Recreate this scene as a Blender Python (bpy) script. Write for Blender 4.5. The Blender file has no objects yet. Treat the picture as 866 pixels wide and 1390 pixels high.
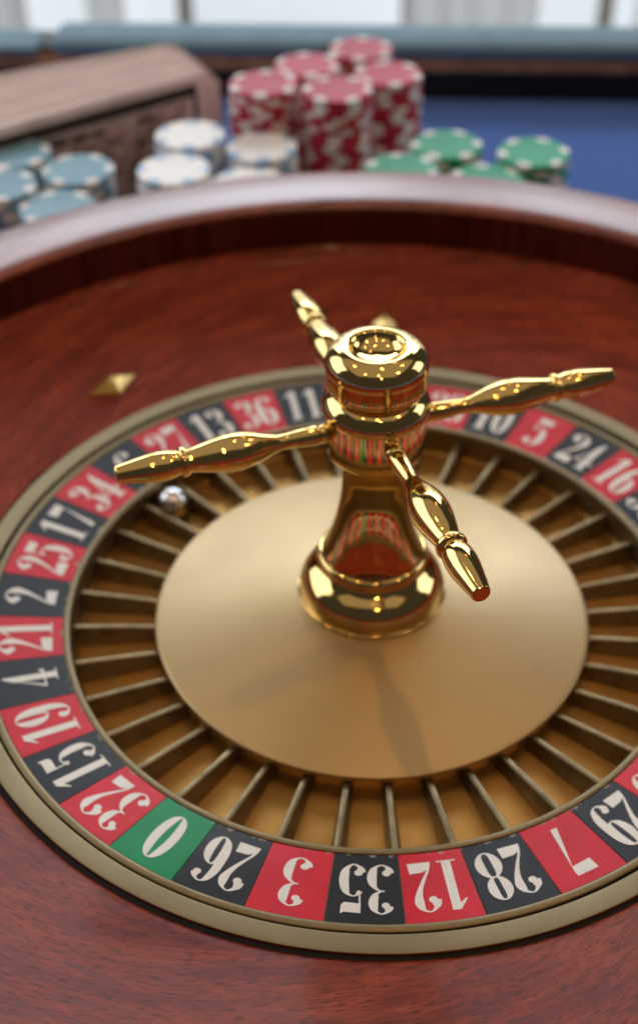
import bpy, bmesh, math, random
from mathutils import Matrix, Vector

S = 0.1434            # metres per modelling unit (outer radius of the number ring = 1 unit)
PI = math.pi
random.seed(7)
scene = bpy.context.scene
C = bpy.context.collection

# ------------------------------------------------------------------ camera
cam_data = bpy.data.cameras.new('camera')
cam = bpy.data.objects.new('camera', cam_data)
C.objects.link(cam)
r_ = Vector((0.99881088, 0.04803881, -0.00831262))
u_ = Vector((-0.02424511, 0.63736934, 0.77017693))
f_ = Vector((-0.04229659, 0.76905956, -0.63777614))
m = Matrix.Identity(4)
for i in range(3):
    m[i][0], m[i][1], m[i][2] = r_[i], u_[i], -f_[i]
m.translation = Vector((0, -2.4947456, 2.34050569)) * S
cam.matrix_world = m
cam_data.sensor_fit = 'VERTICAL'
cam_data.sensor_height = 36.0
cam_data.lens = 1739.43 * 36.0 / 1390.0
cam_data.clip_start = 0.01
cam_data.clip_end = 60
cam_data.dof.use_dof = True
cam_data.dof.focus_distance = 2.56 * S
cam_data.dof.aperture_fstop = 7.4
scene.camera = cam

# ------------------------------------------------------------------ light
world = bpy.data.worlds.new('World')
scene.world = world
world.use_nodes = True
bg = world.node_tree.nodes['Background']
bg.inputs[0].default_value = (0.9, 0.85, 0.8, 1)
bg.inputs[1].default_value = 0.05


def area_light(name, loc, target, sx, sy, power, col):
    d = bpy.data.lights.new(name, 'AREA')
    d.shape = 'RECTANGLE'
    d.size, d.size_y = sx, sy
    d.energy = power
    d.color = col
    o = bpy.data.objects.new(name, d)
    C.objects.link(o)
    o.location = loc
    o.rotation_euler = (Vector(target) - Vector(loc)).to_track_quat('-Z', 'Y').to_euler()
    return o


area_light('daylight_side_window', (-2.3, 0.75, 1.15), (0, 0, 0.1), 2.0, 1.9, 28, (0.90, 0.96, 1.0))
area_light('daylight_far_window', (2.6, 0.9, 1.0), (0, 0, 0.1), 1.1, 1.6, 13, (0.90, 0.96, 1.0))
for i, (lx, ly, lz, pw) in enumerate([(-0.6, -0.75, 1.75, 4.0), (0.1, -0.95, 1.9, 6.5), (0.95, -0.35, 1.5, 7.0),
                                      (-0.75, 0.4, 1.8, 3.5), (0.15, 0.3, 1.85, 4.0), (0.85, 0.6, 1.8, 3.2),
                                      (0.35, -1.7, 1.8, 9.0), (0.3, 1.3, 1.75, 1.0)]):
    d = bpy.data.lights.new('ceiling_lamp', 'POINT')
    d.energy = pw
    d.color = (1.0, 0.56, 0.23)
    d.shadow_soft_size = 0.05 if i == 2 else 0.028
    o = bpy.data.objects.new('ceiling_lamp', d)
    C.objects.link(o)
    o.location = (lx, ly, lz)

area_light('warm_lit_ceiling', (0, -0.1, 2.1), (0, -0.1, 0), 3.6, 3.2, 11, (1.0, 0.82, 0.60))

scene.view_settings.view_transform = 'Standard'
scene.view_settings.look = 'None'
scene.view_settings.exposure = 0.0
scene.view_settings.gamma = 1.0
scene.view_settings.use_curve_mapping = False
scene.render.engine = 'CYCLES'
scene.cycles.max_bounces = 7
scene.cycles.caustics_reflective = False
scene.cycles.caustics_refractive = False
scene.cycles.sample_clamp_indirect = 6.0


# ------------------------------------------------------------------ materials
def new_mat(name):
    mt = bpy.data.materials.new(name)
    mt.use_nodes = True
    nt = mt.node_tree
    return mt, nt, nt.nodes['Principled BSDF']


def N(nt, kind, **kw):
    n = nt.nodes.new(kind)
    for k, v in kw.items():
        setattr(n, k, v)
    return n


def ramp(nt, src, stops):
    n = N(nt, 'ShaderNodeValToRGB')
    e = n.color_ramp.elements
    while len(e) < len(stops):
        e.new(0.5)
    for el, (p, c) in zip(e, stops):
        el.position = p
        el.color = (c[0], c[1], c[2], 1) if not isinstance(c, (int, float)) else (c, c, c, 1)
    nt.links.new(src, n.inputs[0])
    return n.outputs[0]


def noise(nt, vec, scale, detail=3, rough=0.55):
    n = N(nt, 'ShaderNodeTexNoise')
    n.inputs['Scale'].default_value = scale
    n.inputs['Detail'].default_value = detail
    n.inputs['Roughness'].default_value = rough
    if vec is not None:
        nt.links.new(vec, n.inputs['Vector'])
    return n.outputs['Fac']


def bump(nt, bs, h, strength, dist=0.001):
    b = N(nt, 'ShaderNodeBump')
    b.inputs['Strength'].default_value = strength
    b.inputs['Distance'].default_value = dist
    nt.links.new(h, b.inputs['Height'])
    nt.links.new(b.outputs[0], bs.inputs['Normal'])


def mixc(nt, fac, a, b, mode='MIX'):
    n = N(nt, 'ShaderNodeMix', data_type='RGBA', blend_type=mode)
    for sock, v in ((n.inputs['Factor'], fac), (n.inputs['A'], a), (n.inputs['B'], b)):
        if isinstance(v, (int, float)):
            sock.default_value = v
        elif isinstance(v, tuple):
            sock.default_value = (v[0], v[1], v[2], 1)
        else:
            nt.links.new(v, sock)
    return n.outputs['Result']


def objvec(nt, offset=True):
    """object coordinates, shifted by the object's random number so that copies differ"""
    tc = N(nt, 'ShaderNodeTexCoord')
    if not offset:
        return tc.outputs['Object']
    oi = N(nt, 'ShaderNodeObjectInfo')
    mu = N(nt, 'ShaderNodeMath', operation='MULTIPLY')
    mu.inputs[1].default_value = 13.7
    nt.links.new(oi.outputs['Random'], mu.inputs[0])
    ad = N(nt, 'ShaderNodeVectorMath', operation='ADD')
    nt.links.new(tc.outputs['Object'], ad.inputs[0])
    nt.links.new(mu.outputs[0], ad.inputs[1])
    return ad.outputs[0]


def metal(name, col, rough, var=0.1, nscale=60, bstr=0.0, coat=0.0, coat_rough=0.2, dark=0.75):
    mt, nt, bs = new_mat(name)
    v = objvec(nt)
    n1 = noise(nt, v, nscale, 4)
    c = ramp(nt, n1, [(0.3, tuple(x * dark for x in col)), (0.62, col)])
    nt.links.new(c, bs.inputs['Base Color'])
    bs.inputs['Metallic'].default_value = 1
    rr = ramp(nt, noise(nt, v, nscale * 2.2, 3), [(0.3, rough), (0.7, rough + var)])
    nt.links.new(rr, bs.inputs['Roughness'])
    bs.inputs['Coat Weight'].default_value = coat
    bs.inputs['Coat Roughness'].default_value = coat_rough
    if bstr:
        bump(nt, bs, noise(nt, v, 2600, 2), bstr, 0.0002)
    return mt


def smudged_brass(name, col, r0, r1, scale, lines=0.0, coat=0.0, coat_rough=0.3):
    """brass with soft smudges and fingermarks in its polish; lines adds fine turning marks round the axis"""
    mt, nt, bs = new_mat(name)
    v = objvec(nt, False)
    sm = noise(nt, v, scale, 6, 0.62)
    c = ramp(nt, noise(nt, v, scale * 0.6, 4), [(0.3, tuple(x * 0.88 for x in col)), (0.7, col)])
    sp = ramp(nt, noise(nt, v, scale * 22, 2, 0.4), [(0.74, 0.0), (0.80, 0.5)])
    c = mixc(nt, sp, c, tuple(x * 0.45 for x in col))
    nt.links.new(c, bs.inputs['Base Color'])
    bs.inputs['Metallic'].default_value = 1
    rr = ramp(nt, sm, [(0.40, r0), (0.72, r1)])
    nt.links.new(rr, bs.inputs['Roughness'])
    bs.inputs['Coat Weight'].default_value = coat
    bs.inputs['Coat Roughness'].default_value = coat_rough
    if lines:
        sx = N(nt, 'ShaderNodeSeparateXYZ')
        nt.links.new(v, sx.inputs[0])
        cb = N(nt, 'ShaderNodeCombineXYZ')
        nt.links.new(sx.outputs[0], cb.inputs[0])
        nt.links.new(sx.outputs[1], cb.inputs[1])
        le = N(nt, 'ShaderNodeVectorMath', operation='LENGTH')
        nt.links.new(cb.outputs[0], le.inputs[0])
        tn = N(nt, 'ShaderNodeTexNoise', noise_dimensions='1D')
        tn.inputs['Scale'].default_value = 2200
        tn.inputs['Detail'].default_value = 3
        nt.links.new(le.outputs['Value'], tn.inputs['W'])
        bump(nt, bs, tn.outputs['Fac'], lines, 0.0002)
    return mt


def wood(name, dark=1.0, coat=0.10, coat_rough=0.12, coat_ior=1.5):
    mt, nt, bs = new_mat(name)
    tc = N(nt, 'ShaderNodeTexCoord')
    sx = N(nt, 'ShaderNodeSeparateXYZ')
    nt.links.new(tc.outputs['Object'], sx.inputs[0])
    le = N(nt, 'ShaderNodeVectorMath', operation='LENGTH')
    cb0 = N(nt, 'ShaderNodeCombineXYZ')
    nt.links.new(sx.outputs[0], cb0.inputs[0])
    nt.links.new(sx.outputs[1], cb0.inputs[1])
    nt.links.new(cb0.outputs[0], le.inputs[0])
    at = N(nt, 'ShaderNodeMath', operation='ARCTAN2')
    nt.links.new(sx.outputs[1], at.inputs[0])
    nt.links.new(sx.outputs[0], at.inputs[1])
    oi = N(nt, 'ShaderNodeObjectInfo')
    # radius with a slow slant along the arc, so that the grain runs slightly across the ring
    sl = N(nt, 'ShaderNodeMath', operation='MULTIPLY_ADD')
    nt.links.new(at.outputs[0], sl.inputs[0])
    sl.inputs[1].default_value = 0.045
    nt.links.new(le.outputs['Value'], sl.inputs[2])
    an = N(nt, 'ShaderNodeMath', operation='MULTIPLY')
    nt.links.new(at.outputs[0], an.inputs[0])
    an.inputs[1].default_value = 0.18
    cb = N(nt, 'ShaderNodeCombineXYZ')
    nt.links.new(sl.outputs[0], cb.inputs[0])
    nt.links.new(an.outputs[0], cb.inputs[1])
    nt.links.new(oi.outputs['Random'], cb.inputs[2])

    def mapped(a, b, c):
        mp = N(nt, 'ShaderNodeMapping')
        mp.inputs['Scale'].default_value = (a, b, c)
        nt.links.new(cb.outputs[0], mp.inputs['Vector'])
        return mp.outputs[0]
    broad = noise(nt, mapped(110, 22, 9), 1.0, 6, 0.62)
    fine = noise(nt, mapped(520, 60, 9), 1.0, 6, 0.68)
    pores = noise(nt, mapped(2100, 230, 9), 1.0, 2, 0.5)
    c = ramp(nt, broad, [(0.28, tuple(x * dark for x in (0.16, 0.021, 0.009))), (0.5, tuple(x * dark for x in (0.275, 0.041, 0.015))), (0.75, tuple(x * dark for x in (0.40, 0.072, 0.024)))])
    fm = ramp(nt, fine, [(0.36, 0.60), (0.62, 1.12)])
    c = mixc(nt, 0.85, c, fm, 'MULTIPLY')
    pm = ramp(nt, pores, [(0.37, 0.28), (0.45, 1.0)])
    c = mixc(nt, 0.75, c, pm, 'MULTIPLY')
    tint = ramp(nt, oi.outputs['Random'], [(0.0, (0.84, 0.86, 0.92)), (1.0, (1.08, 1.03, 1.0))])
    c = mixc(nt, 1.0, c, tint, 'MULTIPLY')
    nt.links.new(c, bs.inputs['Base Color'])
    rr = ramp(nt, fine, [(0.3, 0.34), (0.7, 0.46)])
    nt.links.new(rr, bs.inputs['Roughness'])
    bs.inputs['Specular IOR Level'].default_value = 0.14
    bs.inputs['Coat Weight'].default_value = coat
    bs.inputs['Coat Roughness'].default_value = coat_rough
    bs.inputs['Coat IOR'].default_value = coat_ior
    bump(nt, bs, pm, 0.25, 0.0002)
    return mt


def enamel(name, col, worn=True):
    """printed number tile: flat colour, dust flecks and a chipped inner edge"""
    mt, nt, bs = new_mat(name)
    v = objvec(nt)
    c = ramp(nt, noise(nt, v, 90, 4), [(0.3, tuple(x * 0.86 for x in col)), (0.7, tuple(x * 1.06 for x in col))])
    fl = ramp(nt, noise(nt, v, 700, 2, 0.4), [(0.80, 0.0), (0.83, 0.5)])
    c = mixc(nt, fl, c, (0.5, 0.47, 0.42))
    tc = N(nt, 'ShaderNodeTexCoord')
    le = N(nt, 'ShaderNodeVectorMath', operation='LENGTH')
    nt.links.new(tc.outputs['Object'], le.inputs[0])
    mr = N(nt, 'ShaderNodeMapRange')
    nt.links.new(le.outputs['Value'], mr.inputs[0])
    mr.inputs[1].default_value = 0.8145 * S
    mr.inputs[2].default_value = 0.835 * S
    mr.inputs[3].default_value = 0.30
    mr.inputs[4].default_value = 0.0
    ad = N(nt, 'ShaderNodeMath', operation='ADD')
    nt.links.new(noise(nt, v, 240, 4, 0.65), ad.inputs[0])
    nt.links.new(mr.outputs[0], ad.inputs[1])
    ch = ramp(nt, ad.outputs[0], [(0.80, 0.0), (0.84, 0.8)])
    c = mixc(nt, ch, c, (0.42, 0.36, 0.27))
    nt.links.new(c, bs.inputs['Base Color'])
    bs.inputs['Roughness'].default_value = 0.32
    bs.inputs['Specular IOR Level'].default_value = 0.35
    bump(nt, bs, noise(nt, v, 500, 3), 0.10, 0.0004)
    return mt


def plain(name, col, rough, var=0.12, nscale=120, spec=0.5, bstr=0.0, bscale=900, bdist=0.0004, sheen=0.0, rnd=0.0):
    mt, nt, bs = new_mat(name)
    v = objvec(nt)
    c = ramp(nt, noise(nt, v, nscale, 4), [(0.3, tuple(x * (1 - var) for x in col)), (0.7, tuple(min(1, x * (1 + var)) for x in col))])
    if rnd:
        oi = N(nt, 'ShaderNodeObjectInfo')
        c = mixc(nt, 1.0, c, ramp(nt, oi.outputs['Random'], [(0.0, 1 - rnd), (1.0, 1.0)]), 'MULTIPLY')
    nt.links.new(c, bs.inputs['Base Color'])
    bs.inputs['Roughness'].default_value = rough
    bs.inputs['Specular IOR Level'].default_value = spec
    if sheen:
        bs.inputs['Sheen Weight'].default_value = sheen
    if bstr:
        bump(nt, bs, noise(nt, v, bscale, 3), bstr, bdist)
    return mt


def glow(name, col, strength):
    mt, nt, bs = new_mat(name)
    bs.inputs['Base Color'].default_value = (0.8, 0.8, 0.8, 1)
    bs.inputs['Emission Color'].default_value = (*col, 1)
    bs.inputs['Emission Strength'].default_value = strength
    return mt


def curtain_mat():
    mt, nt, bs = new_mat('sheer_curtain')
    v = objvec(nt)
    c = ramp(nt, noise(nt, v, 900, 2), [(0.3, (0.80, 0.79, 0.77)), (0.7, (0.9, 0.9, 0.89))])
    nt.links.new(c, bs.inputs['Base Color'])
    bs.inputs['Roughness'].default_value = 0.9
    tl = N(nt, 'ShaderNodeBsdfTranslucent')
    tl.inputs[0].default_value = (0.85, 0.85, 0.84, 1)
    tr = N(nt, 'ShaderNodeBsdfTransparent')
    m1 = N(nt, 'ShaderNodeMixShader')
    m1.inputs[0].default_value = 0.55
    nt.links.new(bs.outputs[0], m1.inputs[1])
    nt.links.new(tl.outputs[0], m1.inputs[2])
    m2 = N(nt, 'ShaderNodeMixShader')
    m2.inputs[0].default_value = 0.15
    nt.links.new(m1.outputs[0], m2.inputs[1])
    nt.links.new(tr.outputs[0], m2.inputs[2])
    nt.links.new(m2.outputs[0], nt.nodes['Material Output'].inputs['Surface'])
    return mt


M = {
    'polished': smudged_brass('polished_brass', (0.90, 0.63, 0.24), 0.03, 0.13, 55),
    'plate': smudged_brass('satin_brass_plate', (0.50, 0.34, 0.15), 0.40, 0.50, 14, 0.16, 0.8, 0.32),
    'pocket': metal('satin_brass_pocket', (0.56, 0.32, 0.10), 0.38, 0.12, 60, 0.25, dark=0.8),
    'fret': metal('worn_brass_fret', (0.31, 0.24, 0.135), 0.34, 0.2, 120, 0.15, dark=0.6),
    'ring': smudged_brass('dull_brass_ring', (0.26, 0.20, 0.11), 0.42, 0.50, 40, 0.18, 0.2, 0.35),
    'deflector': metal('deflector_brass', (0.92, 0.68, 0.27), 0.26, 0.1, 60, dark=0.9),
    'steel': metal('steel_ball', (0.86, 0.86, 0.85), 0.16, 0.1, 90),
    'wood': wood('mahogany'),
    'rimwood': wood('lacquered_rim_mahogany', 0.9, 1.0, 0.24, 1.6),
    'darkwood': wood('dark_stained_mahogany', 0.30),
    'red': enamel('red_tile', (0.70, 0.013, 0.034)),
    'black': enamel('black_tile', (0.014, 0.017, 0.024)),
    'green': enamel('green_tile', (0.0, 0.29, 0.10)),
    'ink': plain('cream_numeral', (0.86, 0.85, 0.82), 0.42, 0.05, 300),
    'gap': plain('dark_recess', (0.008, 0.007, 0.007), 0.8, 0.2),
    'felt': plain('blue_felt', (0.065, 0.145, 0.45), 0.95, 0.14, 500, 0.1, 0.4, 2500, 0.0006, 0.1),
    'pad': plain('blue_grey_leatherette', (0.16, 0.28, 0.37), 0.6, 0.1, 60, 0.25, 0.3, 700, 0.001),
    'railwood': plain('rail_brown_wood', (0.42, 0.22, 0.10), 0.4, 0.35, 60),
    'railblack': plain('rail_shadow_black', (0.006, 0.006, 0.007), 0.5, 0.2),  # near black, holds the shade of the rail recess and cushion gap
    'chip_red': plain('chip_red', (0.52, 0.022, 0.065), 0.45, 0.08, 200, 0.3, rnd=0.15),
    'chip_green': plain('chip_green', (0.012, 0.36, 0.18), 0.45, 0.08, 200, 0.3, rnd=0.12),
    'chip_blue': plain('chip_blue', (0.20, 0.38, 0.51), 0.45, 0.08, 200, 0.35, rnd=0.12),
    'chip_white': plain('chip_white', (0.88, 0.89, 0.90), 0.42, 0.03, 200),
    'spot_white': plain('spot_white', (0.80, 0.79, 0.78), 0.42, 0.05, 200),
    'spot_blue': plain('spot_blue', (0.28, 0.46, 0.70), 0.42, 0.05, 200),
    'paper': plain('pinkish_paper', (0.82, 0.67, 0.63), 0.85, 0.2, 45, 0.2, rnd=0.32),
    'print': plain('dark_print', (0.055, 0.04, 0.036), 0.85, 0.3, 160, 0.2),
    'printmid': plain('brown_print', (0.17, 0.105, 0.09), 0.85, 0.3, 160, 0.2),
    'tint': plain('brown_tint', (0.44, 0.31, 0.27), 0.85, 0.6, 150, 0.2),
    'pane': glow('window_pane', (0.80, 0.91, 1.0), 0.72),
    'midglow': glow('mid_glow_pane', (0.80, 0.91, 1.0), 1.6),  # middle tier out of view, its glow chosen for the reflections
    'topglow': glow('top_glow_pane', (0.80, 0.90, 1.0), 6.5),  # top tier out of view, extra brightness added as back light
    'mullion': plain('window_frame_paint', (0.62, 0.62, 0.60), 0.5, 0.06),
    'curtain': curtain_mat(),
}


# ------------------------------------------------------------------ mesh helpers
def mesh(name, verts, faces, mat, smooth=35):
    me = bpy.data.meshes.new(name)
    me.from_pydata([(x * S, y * S, z * S) for x, y, z in verts], [], faces)
    bm = bmesh.new()
    bm.from_mesh(me)
    bmesh.ops.recalc_face_normals(bm, faces=bm.faces)
    bm.to_mesh(me)
    bm.free()
    if smooth:
        me.polygons.foreach_set('use_smooth', [True] * len(me.polygons))
        me.set_sharp_from_angle(angle=math.radians(smooth))
    if mat:
        me.materials.append(M[mat])
    return me


def obj(name, me, parent=None, loc=(0, 0, 0), rz=0.0):
    o = bpy.data.objects.new(name, me)
    C.objects.link(o)
    o.location = Vector(loc) * S
    o.rotation_euler = (0, 0, rz)
    o.parent = parent
    return o


def tag(o, label, cat, group=None):
    o['label'] = label
    o['category'] = cat
    if group:
        o['group'] = group
    return o


def struct(o, label=None):
    o['kind'] = 'structure'
    if label:
        o['label'] = label
    return o


def lathe(prof, seg=192, a0=None, a1=None, closed=False):
    """surface of revolution of (radius, z) points; a0..a1 gives a wedge (closed profile, capped)"""
    full = a0 is None
    V, F, n = [], [], len(prof)
    cnt = seg if full else seg + 1
    for i in range(cnt):
        a = 2 * PI * i / seg if full else a0 + (a1 - a0) * i / seg
        ca, sa = math.cos(a), math.sin(a)
        V += [(r * ca, r * sa, z) for r, z in prof]
    for i in range(seg):
        b, d = i * n, ((i + 1) % cnt) * n
        for k in range(n if closed else n - 1):
            k2 = (k + 1) % n
            F.append((b + k, b + k2, d + k2, d + k))
    if not full and closed:
        F.append(tuple(range(n)))
        F.append(tuple((cnt - 1) * n + k for k in range(n)))
    return V, F


def spline(pts, sub=6):
    """Catmull-Rom through the points; a point given twice makes a corner"""
    out = []
    runs, cur = [], [pts[0]]
    for q in pts[1:]:
        if q == cur[-1]:
            runs.append(cur)
            cur = [q]
        else:
            cur.append(q)
    runs.append(cur)
    for run in runs:
        if len(run) == 1:
            continue
        for i in range(len(run) - 1):
            p0 = run[max(i - 1, 0)]
            p1, p2 = run[i], run[i + 1]
            p3 = run[min(i + 2, len(run) - 1)]
            for s in range(sub):
                t = s / sub
                out.append(tuple(0.5 * ((2 * b) + (-a + c) * t + (2 * a - 5 * b + 4 * c - d) * t * t + (-a + 3 * b - 3 * c + d) * t ** 3)
                                 for a, b, c, d in zip(p0, p1, p2, p3)))
        out.append(run[-1])
    res = [out[0]]
    for q in out[1:]:
        if max(abs(a - b) for a, b in zip(q, res[-1])) > 1e-6:
            res.append(q)
    return res


def box(x0, x1, y0, y1, z0, z1, b=0.0):
    if not b:
        V = [(x, y, z) for x in (x0, x1) for y in (y0, y1) for z in (z0, z1)]
        F = [(0, 1, 3, 2), (4, 6, 7, 5), (0, 4, 5, 1), (2, 3, 7, 6), (0, 2, 6, 4), (1, 5, 7, 3)]
        return V, F
    bm = bmesh.new()
    bmesh.ops.create_cube(bm, size=1)
    for v in bm.verts:
        v.co = Vector(((x0 + x1) / 2 + v.co.x * (x1 - x0), (y0 + y1) / 2 + v.co.y * (y1 - y0), (z0 + z1) / 2 + v.co.z * (z1 - z0)))
    bmesh.ops.bevel(bm, geom=bm.edges[:], offset=b, segments=3, affect='EDGES', profile=0.5)
    bm.verts.index_update()
    V = [tuple(v.co) for v in bm.verts]
    F = [tuple(v.index for v in f.verts) for f in bm.faces]
    bm.free()
    return V, F


# ================================================================== SETTING
ZT = -0.15                                            # table top
EDGE_Y = 3.756
V, F = box(-9, 9, -6, EDGE_Y, ZT - 0.05, ZT)
struct(obj('felt_table_top', mesh('felt_table_top', V, F, 'felt', 0)), 'blue felt table top')


# padded rail behind the felt
def rail_pad(x0, x1, top):
    prof = [(EDGE_Y - 0.03, 0.066), (EDGE_Y - 0.045, 0.066 + (top - 0.066) * 0.45), (EDGE_Y - 0.02, 0.066 + (top - 0.066) * 0.8), (EDGE_Y + 0.06, top),
            (EDGE_Y + 0.16, top), (EDGE_Y + 0.24, top - 0.025), (EDGE_Y + 0.26, 0.066)]
    prof = spline(prof, 5)
    n = len(prof)
    xs = [x0, x0 + 0.012, x0 + 0.04] + [x0 + 0.04 + (x1 - x0 - 0.08) * k / 6 for k in range(1, 6)] + [x1 - 0.04, x1 - 0.012, x1]
    ins = [0.05, 0.02, 0] + [0] * 5 + [0, 0.02, 0.05]
    V, F = [], []
    for x, q in zip(xs, ins):
        for (y, z) in prof:
            V.append((x, y + (EDGE_Y + 0.10 - y) * q, 0.066 + (z - 0.066) * (1 - q * 3)))
    for i in range(len(xs) - 1):
        for k in range(n - 1):
            F.append((i * n + k, i * n + k + 1, (i + 1) * n + k + 1, (i + 1) * n + k))
        F.append((i * n, i * n + n - 1, (i + 1) * n + n - 1, (i + 1) * n))
    F.append(tuple(range(n)))
    F.append(tuple((len(xs) - 1) * n + k for k in range(n)))
    return mesh('cushion', V, F, 'pad', 50)


rail = obj('table_rail', None)
tag(rail, 'blue grey padded rail with brown wood strip along the far table edge', 'rail')
rail.location = (0, EDGE_Y * S, ZT * S)
for x0, x1, top in ((-9, -1.70, 0.115), (-1.62, 9, 0.150)):
    o = obj('cushion', rail_pad(x0, x1, top), rail, (0, -EDGE_Y, -ZT))
V, F = box(-1.70, -1.62, EDGE_Y + 0.0, EDGE_Y + 0.2, 0.065, 0.098)
obj('gap_shade_block', mesh('gap_shade_block', V, F, 'railblack', 0), rail, (0, -EDGE_Y, -ZT))  # black block standing in for the shade between the cushions
V, F = box(-9, 9, EDGE_Y - 0.012, EDGE_Y + 0.24, -0.013, 0.064, 0.008)
obj('wood_strip', mesh('wood_strip', V, F, 'railwood'), rail, (0, -EDGE_Y, -ZT))
V, F = box(-9, 9, EDGE_Y + 0.03, EDGE_Y + 0.20, ZT - 0.6, -0.0135)
obj('shaded_recess_panel', mesh('shaded_recess_panel', V, F, 'railblack', 0), rail, (0, -EDGE_Y, -ZT))  # recessed trim, the shadow under the strip is put into its black

# tall windows and sheer curtains beyond the table
WY = 15.0
win = obj('window', None, None, (0, WY, -5.2))
tag(win, 'tall bright window with pale frame behind the sheer curtains', 'window')
WZ0, WZ1 = -5.2, 12.5
bars = [-9.6, -7.1, -4.95, -2.68, 0.30, 2.9, 5.6, 8.2]
for a, b in zip(bars[:-1], bars[1:]):
    for z0, z1, pm_ in ((WZ0, 2.4, 'pane'), (2.6, 6.4, 'midglow'), (6.6, WZ1, 'topglow')):      # unseen upper tiers glow brighter, added for back light and reflections
        V, F = box(a + 0.1, b - 0.1, WY + 0.05, WY + 0.09, z0, z1)
        obj('pane', mesh('pane', V, F, pm_, 0), win, (0, -WY, 5.2))
for a in bars:
    V, F = box(a - 0.1, a + 0.1, WY - 0.15, WY + 0.15, WZ0, WZ1, 0.02)
    obj('mullion', mesh('mullion', V, F, 'mullion'), win, (0, -WY, 5.2))
for z in (2.5, 6.5, 12.4):
    V, F = box(-9.5, 8.1, WY - 0.12, WY + 0.04, z - 0.1, z + 0.1, 0.02)
    obj('transom', mesh('transom', V, F, 'mullion'), win, (0, -WY, 5.2))


def curtain(x0, x1, folds, amp, label):
    n = folds * 10
    V, F = [], []
    ph = random.uniform(0, 6)
    for i in range(n + 1):
        t = i / n
        x = x0 + (x1 - x0) * t
        y = WY - 0.75 + amp * math.sin(2 * PI * folds * t + ph) + amp * 0.4 * math.sin(2 * PI * folds * 0.37 * t + ph * 2)
        for z in (WZ0, 0.0, 6.0, WZ1):
            V.append((x + 0.03 * math.sin(z + ph), y, z))
    for i in range(n):
        for k in range(3):
            F.append((i * 4 + k, i * 4 + k + 1, (i + 1) * 4 + k + 1, (i + 1) * 4 + k))
    o = obj('sheer_curtain', mesh('sheer_curtain', V, F, 'curtain', 80))
    tag(o, label, 'curtain', 'sheer curtains at the window')


curtain(-6.4, -4.72, 4, 0.13, 'grey white sheer curtain at the far left edge of the window')
curtain(-3.93, -3.40, 2, 0.12, 'narrow gathered white curtain above the stack of banknotes')
curtain(0.26, 1.95, 4, 0.2, 'gathered greyish sheer curtain above the right red chip stack')
curtain(3.15, 4.3, 3, 0.14, 'sheer white curtain at the right edge of the window')

# ================================================================== ROULETTE BOWL
bowl = obj('roulette_bowl', None, None, (0, 0, ZT))
tag(bowl, 'round mahogany roulette bowl with glossy raised rim and sloping apron', 'roulette bowl')
UP = (0, 0, -ZT)

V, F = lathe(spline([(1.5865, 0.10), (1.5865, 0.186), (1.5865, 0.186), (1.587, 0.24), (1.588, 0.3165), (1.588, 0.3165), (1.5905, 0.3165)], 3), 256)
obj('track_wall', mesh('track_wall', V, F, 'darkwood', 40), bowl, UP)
prof = spline([(1.600, 0.10), (1.600, 0.3175), (1.600, 0.3175), (1.5880, 0.3175), (1.5880, 0.3175), (1.592, 0.328), (1.606, 0.336), (1.64, 0.343), (1.74, 0.348), (1.82, 0.343),
               (1.860, 0.333), (1.875, 0.308), (1.872, 0.26), (1.85, 0.18), (1.855, 0.10), (1.84, 0.0), (1.78, -0.146), (1.78, -0.146), (1.600, -0.146), (1.600, -0.146), (1.600, 0.10)], 5)
V, F = lathe(prof, 256)
obj('rim', mesh('rim', V, F, 'rimwood', 40), bowl, UP)
top = spline([(1.0870, -0.012), (1.0876, 0.004), (1.0905, 0.0085), (1.11, 0.0125), (1.30, 0.064), (1.46, 0.115), (1.53, 0.142), (1.565, 0.163), (1.5845, 0.188)], 4)
seam = [math.radians(a) for a in (88, 208, 328, 448)]
for a, b in zip(seam[:-1], seam[1:]):
    pr = top + [(1.5845, -0.10), (1.0870, -0.10)]
    V, F = lathe(pr, 96, a + 0.0004, b - 0.0004, True)
    obj('veneer_panel', mesh('veneer_panel', V, F, 'wood', 30), bowl, UP)
V, F = lathe([(0.0, -0.145), (1.55, -0.145), (1.55, -0.105), (1.083, -0.105), (1.083, -0.03), (1.0255, -0.03), (1.0255, -0.14), (0.0, -0.14)], 128)
obj('bowl_base', mesh('bowl_base', V, F, 'gap', 20), bowl, UP)
V, F = lathe(spline([(1.0285, -0.028), (1.0285, 0.0100), (1.0285, 0.0100), (1.0292, 0.0125), (1.0315, 0.0140), (1.055, 0.0170), (1.0735, 0.0185), (1.0760, 0.0175), (1.0770, 0.0150), (1.0770, 0.0150), (1.0770, -0.028)], 4), 256)
obj('brass_ring', mesh('brass_ring', V, F, 'ring', 40), bowl, (0.003, -0.002, -ZT))

V, F = lathe([(1.0776, -0.028), (1.0776, 0.0100), (1.0862, 0.0040), (1.0862, -0.028)], 256)
obj('gap_shade_ring', mesh('gap_shade_ring', V, F, 'gap', 30), bowl, (0.001, -0.001, -ZT))  # black strip that paints the shade of the gap around the brass ring

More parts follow.
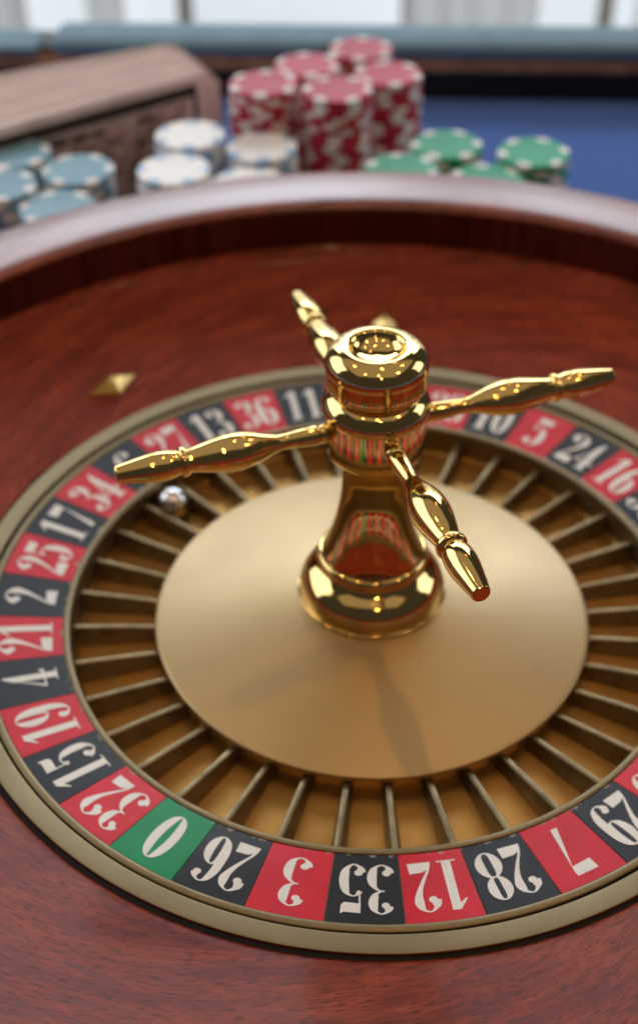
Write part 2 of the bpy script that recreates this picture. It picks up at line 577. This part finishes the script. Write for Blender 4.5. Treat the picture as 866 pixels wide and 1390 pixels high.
# diamond shaped brass deflectors
dl, dw, dh = 0.090, 0.043, 0.034
V = [(dl, 0, 0), (0, dw, 0), (-dl, 0, 0), (0, -dw, 0),
     (dl * .96, 0, .006), (0, dw * .95, .006), (-dl * .96, 0, .006), (0, -dw * .95, .006),
     (dl * .32, 0, dh * .93), (0, dw * .36, dh * .93), (-dl * .32, 0, dh * .93), (0, -dw * .36, dh * .93),
     (dl * .24, 0, dh), (0, dw * .26, dh), (-dl * .24, 0, dh), (0, -dw * .26, dh)]
F = [(3, 2, 1, 0), (12, 13, 14, 15)]
for lv in range(3):
    for k in range(4):
        F.append((lv * 4 + k, lv * 4 + (k + 1) % 4, lv * 4 + 4 + (k + 1) % 4, lv * 4 + 4 + k))
dm = mesh('deflector', V, F, 'deflector', 20)
slope = math.atan2(0.054, 0.18)
for az, Rd, radial, lab in ((133.6, 1.222, False, 'brass diamond deflector lying along the ring'), (89.0, 1.262, True, 'brass diamond deflector pointing inwards behind the turret')):
    a = math.radians(az)
    o = obj('deflector', dm, bowl)
    o['label'] = lab
    zz = 0.010 + (Rd - 1.12) * 0.3 + 0.001
    base = Matrix.Translation(Vector((Rd * math.cos(a), Rd * math.sin(a), zz - ZT)) * S)
    o.matrix_local = base @ Matrix.Rotation(a, 4, 'Z') @ Matrix.Rotation(-slope, 4, 'Y') @ Matrix.Rotation(0 if radial else PI / 2, 4, 'Z')

# ================================================================== ROULETTE WHEEL (rotor and turret)
wheel = obj('roulette_rotor', None, None, (0, 0, ZT))
tag(wheel, 'roulette wheel with red and black number ring, brass pockets and gold turret', 'roulette wheel')
OFF = -2.0774
STEP = 2 * PI / 37
SEQ = [0, 32, 15, 19, 4, 21, 2, 25, 17, 34, 6, 27, 13, 36, 11, 30, 8, 23, 10, 5, 24, 16, 33, 1, 20, 14, 31, 9, 22, 18, 29, 7, 28, 12, 35, 3, 26]
RED = {1, 3, 5, 7, 9, 12, 14, 16, 18, 19, 21, 23, 25, 27, 30, 32, 34, 36}
RI, RO, ZI = 0.8145, 0.9995, -0.023
FLOOR = -0.118


def ztile(r):
    return ZI + (r - RI) / (RO - RI) * -ZI


# ring that carries the tiles, with lip and outer bead
V, F = lathe(spline([(0.60, -0.132), (0.790, -0.132), (0.790, -0.132), (0.792, -0.060), (0.7945, -0.032), (0.7965, -0.0245), (0.801, -0.0205), (0.8085, -0.0198), (0.8130, -0.0215), (0.8138, -0.0262), (0.8138, -0.0262),
                     (1.0, -0.0035), (1.0, -0.0035), (1.0008, 0.0015), (1.004, 0.0045), (1.012, 0.0055), (1.019, 0.0035), (1.0215, -0.003), (1.0215, -0.003), (1.0215, -0.09), (1.0215, -0.09), (0.9, -0.132), (0.9, -0.132), (0.60, -0.132)], 3), 256)
obj('number_ring', mesh('number_ring', V, F, 'ring', 40), wheel, UP)
# pocket floor
V, F = lathe(spline([(0.545, -0.1195), (0.60, FLOOR), (0.77, FLOOR), (0.783, FLOOR + 0.004), (0.7905, FLOOR + 0.014)], 3), 222)
obj('pocket_floor', mesh('pocket_floor', V, F, 'pocket', 60), wheel, UP)
# frets between the pockets
V, F = [], []
rs = [0.566, 0.60, 0.70, 0.7895]
tops = [-0.0795, -0.0730, -0.0640, -0.0570]
for r, zt in zip(rs, tops):
    k = r / 0.79
    for y, z in ((-0.021 * k, FLOOR - 0.003), (-0.0092, zt - 0.010), (-0.0072, zt - 0.0018), (-0.0045, zt), (0.0045, zt), (0.0072, zt - 0.0018), (0.0092, zt - 0.010), (0.021 * k, FLOOR - 0.003)):
        V.append((r, y, z))
for i in range(3):
    for k in range(7):
        F.append((i * 8 + k, i * 8 + k + 1, i * 8 + 9 + k, i * 8 + 8 + k))
F += [tuple(range(8)), tuple(24 + k for k in range(8))]
fm_ = mesh('fret', V, F, 'fret', 40)
for i in range(37):
    obj('fret', fm_, wheel, UP, OFF - (i + 0.5) * STEP)
# cone plate in the middle
V, F = lathe(spline([(0.0, 0.018), (0.15, 0.018), (0.15, 0.018), (0.20, 0.0155), (0.38, -0.018), (0.55, -0.0505), (0.55, -0.0505), (0.570, -0.0545), (0.5765, -0.0575), (0.5785, -0.063), (0.5785, -0.063), (0.5785, -0.070), (0.5785, -0.070), (0.556, -0.076), (0.556, -0.076), (0.556, -0.125)], 4), 256)
obj('cone_plate', mesh('cone_plate', V, F, 'plate', 40), wheel, UP)

# ---- number tiles
half = STEP / 2 - 0.0012
tile_me = {}
for kind in ('red', 'black', 'green'):
    V, F = lathe([(RI, ZI), (RO, 0.0), (RO, -0.0034), (RI, ZI - 0.0034)], 8, -half, half, True)
    tile_me[kind] = mesh('number_tile', V, F, kind, 0)


# ---- numerals: high-contrast fat-face digits drawn in a 0.40 x 1 box
TH, TN = 0.071, 0.014


def stroke(pts, sub=8, closed=False, wmul=1.0, wl=None):
    """variable-width stroke: thick where it runs upright, hair-thin where it runs level"""
    if closed:
        sp = pts
    else:
        sp = spline(pts, sub)
    n = len(sp)
    L, R = [], []
    for i, q in enumerate(sp):
        a = sp[(i - 1) % n] if (closed or i > 0) else sp[i]
        b = sp[(i + 1) % n] if (closed or i < n - 1) else sp[i]
        dx, dy = b[0] - a[0], b[1] - a[1]
        ln = math.hypot(dx, dy) or 1
        dx, dy = dx / ln, dy / ln
        # glyphs are condensed, so judge the direction in a stretched frame
        s = abs(dy) / math.hypot(dx * 1.9, dy)
        w = (TN + (TH - TN) * s ** 2.2) * wmul
        if wl:
            w *= wl(i / max(1, n - 1))
        L.append((q[0] - dy * w, q[1] + dx * w * 0.9))
        R.append((q[0] + dy * w, q[1] - dx * w * 0.9))
    return ('strip', L, R, closed)


def oval(cx, cy, rx, ry, wm=1.0, n=40):
    return stroke([(cx + rx * math.cos(2 * PI * i / n), cy + ry * math.sin(2 * PI * i / n)) for i in range(n)], closed=True, wmul=wm)


def ball(cx, cy, r, ry=None):
    ry = ry or r * 0.95
    return ('poly', [(cx + r * math.cos(2 * PI * i / 16), cy + ry * math.sin(2 * PI * i / 16)) for i in range(16)])


def poly(*p):
    return ('poly', list(p))


SIX = [stroke([(0.345, 0.84), (0.31, 0.935), (0.235, 0.985), (0.15, 0.93), (0.09, 0.74), (0.075, 0.48), (0.085, 0.25), (0.13, 0.08), (0.20, 0.015)]),
       oval(0.212, 0.305, 0.118, 0.292), ball(0.318, 0.825, 0.062, 0.06)]


def flip(gl):
    out = []
    for g in gl:
        if g[0] == 'poly':
            out.append(('poly', [(0.40 - x, 1 - y) for x, y in g[1]]))
        else:
            out.append(('strip', [(0.40 - x, 1 - y) for x, y in g[1]], [(0.40 - x, 1 - y) for x, y in g[2]], g[3]))
    return out


GLYPH = {
    0: [oval(0.20, 0.5, 0.130, 0.488)],
    1: [poly((0.135, 0.02), (0.275, 0.02), (0.275, 1.0), (0.150, 1.0), (0.135, 0.97)), poly((0.06, 0.0), (0.35, 0.0), (0.35, 0.026), (0.06, 0.026)),
        poly((0.15, 1.0), (0.02, 0.80), (0.035, 0.785), (0.137, 0.875))],
    2: [stroke([(0.060, 0.76), (0.075, 0.885), (0.14, 0.97), (0.205, 0.985), (0.285, 0.92), (0.315, 0.77), (0.275, 0.58), (0.19, 0.38), (0.10, 0.20), (0.045, 0.04)], wl=lambda t: 1.0 if t < .55 else 1.0 - 0.75 * (t - .55) / .45),
        ball(0.105, 0.755, 0.066, 0.066), poly((0.025, 0.0), (0.375, 0.0), (0.365, 0.215), (0.17, 0.20), (0.075, 0.13))],
    3: [stroke([(0.055, 0.83), (0.085, 0.935), (0.165, 0.985), (0.255, 0.93), (0.288, 0.78), (0.255, 0.62), (0.185, 0.55), (0.125, 0.54)]),
        stroke([(0.125, 0.54), (0.205, 0.53), (0.285, 0.44), (0.315, 0.27), (0.275, 0.085), (0.175, 0.015), (0.085, 0.065), (0.05, 0.18)]),
        ball(0.105, 0.825, 0.060, 0.058), ball(0.100, 0.180, 0.064, 0.062)],
    4: [poly((0.185, 0.02), (0.315, 0.02), (0.315, 1.0), (0.285, 1.0), (0.185, 0.80)), poly((0.0, 0.245), (0.05, 0.245), (0.24, 0.88), (0.30, 1.0), (0.285, 1.0)),
        poly((0.0, 0.222), (0.40, 0.222), (0.40, 0.330), (0.315, 0.262), (0.0, 0.250)), poly((0.12, 0.0), (0.38, 0.0), (0.38, 0.026), (0.12, 0.026))],
    5: [poly((0.060, 0.985), (0.080, 0.985), (0.092, 0.56), (0.065, 0.54)), poly((0.060, 0.80), (0.30, 0.775), (0.345, 0.83), (0.355, 1.0), (0.30, 0.965), (0.060, 0.985)),
        stroke([(0.070, 0.555), (0.12, 0.63), (0.195, 0.65), (0.275, 0.57), (0.312, 0.36), (0.285, 0.13), (0.185, 0.015), (0.09, 0.065), (0.05, 0.18)]),
        ball(0.100, 0.185, 0.064, 0.062)],
    6: SIX,
    7: [poly((0.03, 1.0), (0.375, 1.0), (0.352, 0.80), (0.05, 0.775)), poly((0.375, 1.0), (0.350, 0.80), (0.125, 0.0), (0.235, 0.0), (0.372, 0.88))],
    8: [oval(0.20, 0.752, 0.112, 0.234), oval(0.20, 0.268, 0.128, 0.255)],
    9: flip(SIX),
}
DH = 0.134


def numeral(num):
    digits = [int(c) for c in str(num)]
    V, F = [], []
    adv = 0.412
    total = adv * (len(digits) - 1) + 0.40
    lay = 0
    for i, dg in enumerate(digits):
        gx0 = -total / 2 + i * adv
        for g in GLYPH[dg]:
            lay += 1
            zo = 0.0007 + 0.00022 * (lay % 5)

            def put(x, y):
                rr = 0.908 + (y - 0.5) * DH
                tt = -(gx0 + x) * DH * (1.08 if len(digits) > 1 else 1.14)
                return (rr, tt, ztile(math.hypot(rr, tt)) + zo)
            b = len(V)
            if g[0] == 'poly':
                V += [put(x, y) for x, y in g[1]]
                F.append(tuple(range(b, b + len(g[1]))))
            else:
                n = len(g[1])
                V += [put(x, y) for x, y in g[1]] + [put(x, y) for x, y in g[2]]
                for k in range(n if g[3] else n - 1):
                    k2 = (k + 1) % n
                    F.append((b + k, b + k2, b + n + k2, b + n + k))
    me = mesh('numeral', V, F, 'ink', 0)
    if sum(p.normal.z for p in me.polygons) < 0:
        me.flip_normals()
    return me


for i, num in enumerate(SEQ):
    kind = 'green' if num == 0 else ('red' if num in RED else 'black')
    t = obj('number_tile', tile_me[kind], wheel, UP, OFF - i * STEP)
    t['label'] = '%s number tile reading %d' % (kind, num)
    obj('numeral', numeral(num), t)

# ---- turret
V, F = lathe(spline([(0.150, 0.0165), (0.194, 0.0165), (0.194, 0.0165), (0.1955, 0.020), (0.194, 0.0245), (0.189, 0.026), (0.189, 0.026), (0.1905, 0.036), (0.1885, 0.052), (0.181, 0.072), (0.166, 0.092), (0.147, 0.108), (0.137, 0.119), (0.1345, 0.127), (0.1345, 0.127),
                     (0.1395, 0.130), (0.1425, 0.138), (0.1425, 0.147), (0.138, 0.155), (0.131, 0.158), (0.131, 0.158)], 6), 160)
obj('turret_base', mesh('turret_base', V, F, 'polished', 45), wheel, UP)
V, F = lathe(spline([(0.1315, 0.1575), (0.1275, 0.1650), (0.1160, 0.1950), (0.1020, 0.240), (0.0905, 0.290), (0.0825, 0.340), (0.0785, 0.390), (0.0775, 0.430), (0.0785, 0.4745)], 7), 160)
obj('turret_stem', mesh('turret_stem', V, F, 'polished', 60), wheel, UP)
V, F = lathe(spline([(0.070, 0.474), (0.106, 0.474), (0.106, 0.474), (0.114, 0.477), (0.1185, 0.484), (0.1200, 0.496), (0.1200, 0.496), (0.1205, 0.592), (0.1205, 0.592)], 5), 160)
obj('turret_drum', mesh('turret_drum', V, F, 'polished', 50), wheel, UP)
V, F = lathe(spline([(0.10, 0.5885), (0.1215, 0.5885), (0.1215, 0.5885), (0.1265, 0.5935), (0.1295, 0.6035), (0.1290, 0.6145), (0.1245, 0.6265), (0.1160, 0.6390), (0.1060, 0.6470), (0.1000, 0.6510), (0.0985, 0.6540)], 6), 160)
obj('turret_collar', mesh('turret_collar', V, F, 'polished', 60), wheel, UP)
V, F = lathe(spline([(0.090, 0.6545), (0.1030, 0.6545), (0.1030, 0.6545), (0.1110, 0.6570), (0.1165, 0.6640), (0.1195, 0.6780), (0.1195, 0.7150), (0.1195, 0.7150), (0.1210, 0.7180), (0.1205, 0.7290), (0.1165, 0.7420), (0.1080, 0.7545), (0.0960, 0.7635), (0.0830, 0.7685), (0.0735, 0.7695), (0.0665, 0.7675), (0.0620, 0.7620), (0.0580, 0.7545), (0.0480, 0.7455), (0.0330, 0.7390), (0.0160, 0.7360), (0.0, 0.7355)], 6), 160)
obj('finial', mesh('finial', V, F, 'polished', 60), wheel, UP)

# four turned handles
hp = spline([(x_, r_0 * (1.07 if x_ > 0.12 else 1.02)) for x_, r_0 in [(0.000, 0.0), (0.000, 0.014), (0.000, 0.014), (0.004, 0.0205), (0.013, 0.0230), (0.022, 0.0205), (0.025, 0.0185), (0.025, 0.0185),
             (0.029, 0.0225), (0.036, 0.0235), (0.070, 0.0215), (0.105, 0.0185), (0.122, 0.0180), (0.122, 0.0180),
             (0.127, 0.0190), (0.150, 0.0260), (0.185, 0.0365), (0.222, 0.0420), (0.258, 0.0405), (0.295, 0.0345), (0.325, 0.0285), (0.340, 0.0265), (0.340, 0.0265),
             (0.343, 0.0305), (0.350, 0.0335), (0.358, 0.0325), (0.362, 0.0270), (0.362, 0.0270), (0.369, 0.0285), (0.385, 0.0320), (0.405, 0.0332), (0.430, 0.0318), (0.465, 0.0268), (0.500, 0.0210), (0.508, 0.0196), (0.508, 0.0196), (0.5105, 0.0175), (0.5105, 0.0175), (0.5105, 0.0)]], 6)
V, F = [], []
SEG = 40
for (x, r) in hp:
    V += [(x, r * math.cos(2 * PI * k / SEG), r * math.sin(2 * PI * k / SEG)) for k in range(SEG)]
for i in range(len(hp) - 1):
    for k in range(SEG):
        F.append((i * SEG + k, i * SEG + (k + 1) % SEG, (i + 1) * SEG + (k + 1) % SEG, (i + 1) * SEG + k))
hm = mesh('handle', V, F, 'polished', 45)
for k in range(4):
    a = 3.50485 + k * PI / 2
    obj('handle', hm, wheel, (0.1175 * math.cos(a), 0.1175 * math.sin(a), 0.551 - ZT), a)

# ================================================================== BALL
bm = bmesh.new()
bmesh.ops.create_uvsphere(bm, u_segments=40, v_segments=24, radius=0.048)
V = [tuple(v.co) for v in bm.verts]
F = [tuple(v.index for v in f.verts) for f in bm.faces]
bm.free()
BA = OFF - 10 * STEP                                   # pocket of number 6
tag(obj('roulette_ball', mesh('roulette_ball', V, F, 'steel', 180), None, (0.741 * math.cos(BA), 0.741 * math.sin(BA), FLOOR + 0.0482)),
    'small silver roulette ball lying in a pocket under the left handle', 'ball')

# ================================================================== CHIPS
CR, CT = 0.136, 0.0236
prof = [(0, 0), (CR - 0.004, 0), (CR, 0.004), (CR, CT - 0.0044), (CR - 0.004, CT - 0.0004), (CR * 0.74, CT - 0.0004), (CR * 0.72, CT - 0.0012), (0, CT - 0.0014)]
V, F = lathe(prof, 40)
disc = {k: mesh('poker_chip', V, F, 'chip_' + k, 30) for k in ('red', 'green', 'blue', 'white')}
e = 0.0010
sp = [(CR * 0.77, 0.0006), (CR - 0.0035 + e, 0.0002), (CR + e, 0.0035), (CR + e, CT - 0.0035), (CR - 0.0035 + e, CT - 0.0001), (CR * 0.77, CT - 0.0001)]
V, F = lathe(sp, 4, -0.20, 0.20, True)
spot = {k: mesh('edge_spot', V, F, 'spot_' + k, 30) for k in ('white', 'blue')}
ORD = ['topmost', 'second', 'third', 'fourth', 'fifth', 'sixth', 'seventh', 'eighth', 'ninth', 'tenth', 'eleventh', 'twelfth', 'thirteenth',
       'fourteenth', 'fifteenth', 'sixteenth', 'seventeenth', 'eighteenth', 'nineteenth', 'twentieth', 'twenty-first', 'twenty-second', 'twenty-third', 'twenty-fourth']
STACKS = [
    ('red', 24, -0.180, 2.427, 'the front red stack in the middle'),
    ('red', 24, -0.476, 2.480, 'the leftmost red stack'),
    ('red', 23, 0.018, 2.657, 'the rightmost red stack'),
    ('red', 22, -0.101, 3.003, 'the rearmost red stack'),
    ('red', 22, -0.321, 2.809, 'the red stack between leftmost and rearmost ones'),
    ('green', 18, 0.248, 2.244, 'the rear green stack beside the red chips'),
    ('green', 18, 0.577, 2.181, 'the rightmost green stack'),
    ('green', 18, 0.075, 2.021, 'the leftmost green stack'),
    ('green', 17, 0.390, 1.984, 'the green stack half hidden by the rim'),
    ('white', 19, -0.747, 2.250, 'the rear left white stack'),
    ('white', 18, -0.464, 2.203, 'the rear right white stack'),
    ('white', 19, -0.768, 1.937, 'the front left white stack by the rim'),
    ('white', 17, -0.490, 1.929, 'the front right white stack by the rim'),
    ('blue', 19, -1.393, 2.062, 'the rear left blue stack by the banknotes'),
    ('blue', 18, -1.138, 1.978, 'the rightmost blue stack'),
    ('blue', 19, -1.386, 1.787, 'the leftmost front blue stack'),
    ('blue', 18, -1.150, 1.664, 'the blue stack half hidden by the rim'),
]
LOOK = {'red': 'red chip', 'green': 'green chip',
        'blue': 'pale blue chip', 'white': 'white chip'}
for col, n, x, y, where in STACKS:
    for k in range(n):
        topmost = (k == n - 1)
        j = 0 if topmost else 0.004
        ang = random.uniform(0, PI / 3)
        c = obj('poker_chip', disc[col], None, (x + random.uniform(-j, j), y + random.uniform(-j, j), ZT + k * CT), ang)
        tag(c, '%s, %s in %s' % (LOOK[col], (ORD[n - 1 - k] + (' from top' if not topmost else '')), where), 'poker chip', 'stacked %s chips' % col)
        sm = spot['blue' if col == 'white' else 'white']
        for q in range(6):
            s = bpy.data.objects.new('edge_spot', sm)
            C.objects.link(s)
            s.parent = c
            s.rotation_euler = (0, 0, q * PI / 3)

# ================================================================== BANKNOTES
A, B = Vector((-0.690, 2.735)), Vector((-1.455, 2.096))
along = (B - A).normalized()                          # runs to the left, towards the camera
back = Vector((along.y, -along.x))                     # away from the camera
if back.y < 0:
    back = -back
NL, NH, NT = 1.10, 0.526, 0.0062
bundle = obj('banknote_bundle', None, None, (A.x, A.y, ZT))
tag(bundle, 'thick bundle of pinkish brown printed banknotes standing on edge', 'banknotes')
zang = math.atan2(along.y, along.x)
flipy = 1 if Vector((-along.y, along.x)).dot(back) > 0 else -1


def note_mesh(bulge):
    """thin sheet with rounded top corner and a soft bend"""
    nx, V, F = 20, [], []
    for side in (0, 1):
        for i in range(nx + 1):
            x = NL * i / nx
            yb = flipy * (0.0016 * math.sin(7 * x + bulge * 9000) * min(1, bulge * 2000) + side * (NT * 1.01 + 0.0030 * x * 0.99) + bulge * math.sin(PI * i / nx))
            drop = 0.060 * max(0, 1 - x / 0.10) ** 2
            V.append((x, yb, 0.0))
            V.append((x, yb + flipy * bulge * 0.3, NH - drop))
    h = (nx + 1) * 2
    for i in range(nx):
        a = i * 2
        F.append((a, a + 2, a + 3, a + 1))
        F.append((h + a, h + a + 1, h + a + 3, h + a + 2))
        F.append((a + 1, a + 3, h + a + 3, h + a + 1))
        F.append((a, h + a, h + a + 2, a + 2))
    F.append((0, 1, h + 1, h))
    e_ = nx * 2
    F.append((e_, h + e_, h + e_ + 1, e_ + 1))
    return mesh('banknote', V, F, 'paper', 30)


front = None
nm = [note_mesh(b) for b in (0.0, 0.0006, 0.0012)]
for k in range(58):
    o = obj('banknote', nm[0] if k == 0 else random.choice(nm), bundle)
    fan = -flipy * -0.0042 * k
    d = back * (k * NT * 1.02)
    o.location = Vector((d.x, d.y, 0)) * S + Vector((along.x, along.y, 0)) * (random.uniform(-0.022, 0.022) - 0.0011 * k if k else 0) * S
    o.rotation_euler = (0, 0, zang + flipy * 0.0030 * k)
    if k:
        o.location.z = 0
        o.scale.z = 1 + random.uniform(-0.006, 0.003)
    else:
        front = o
        o['label'] = 'front banknote with dark printed frame'


def printed(x0, x1, z0, z1, mat, nme):
    y = -flipy * (0.0010 if mat == 'tint' else 0.0018)
    me = mesh(nme, [(x0, y, z0), (x1, y, z0), (x1, y, z1), (x0, y, z1)], [(0, 1, 2, 3)], mat, 0)
    obj(nme, me, front)


printed(0.151, 1.014, 0.086, 0.431, 'tint', 'printed_ground')
printed(0.105, 1.06, 0.438, 0.488, 'print', 'printed_border')
printed(0.105, 1.06, 0.030, 0.060, 'printmid', 'printed_border')
printed(0.105, 0.130, 0.061, 0.437, 'print', 'printed_border')
printed(1.035, 1.06, 0.061, 0.437, 'print', 'printed_border')
for zr, hr in ((0.385, 0.034), (0.335, 0.020), (0.295, 0.026), (0.245, 0.018), (0.205, 0.030), (0.155, 0.018), (0.115, 0.022)):
    x = random.uniform(0.17, 0.24)
    while x < 0.97:
        w = random.uniform(0.02, 0.085)
        if random.random() < 0.72:
            printed(x, min(x + w, 1.0), zr, zr + hr * random.uniform(0.7, 1.0), random.choice(('print', 'printmid', 'printmid')), 'printed_mark')
        x += w + random.uniform(0.012, 0.04)
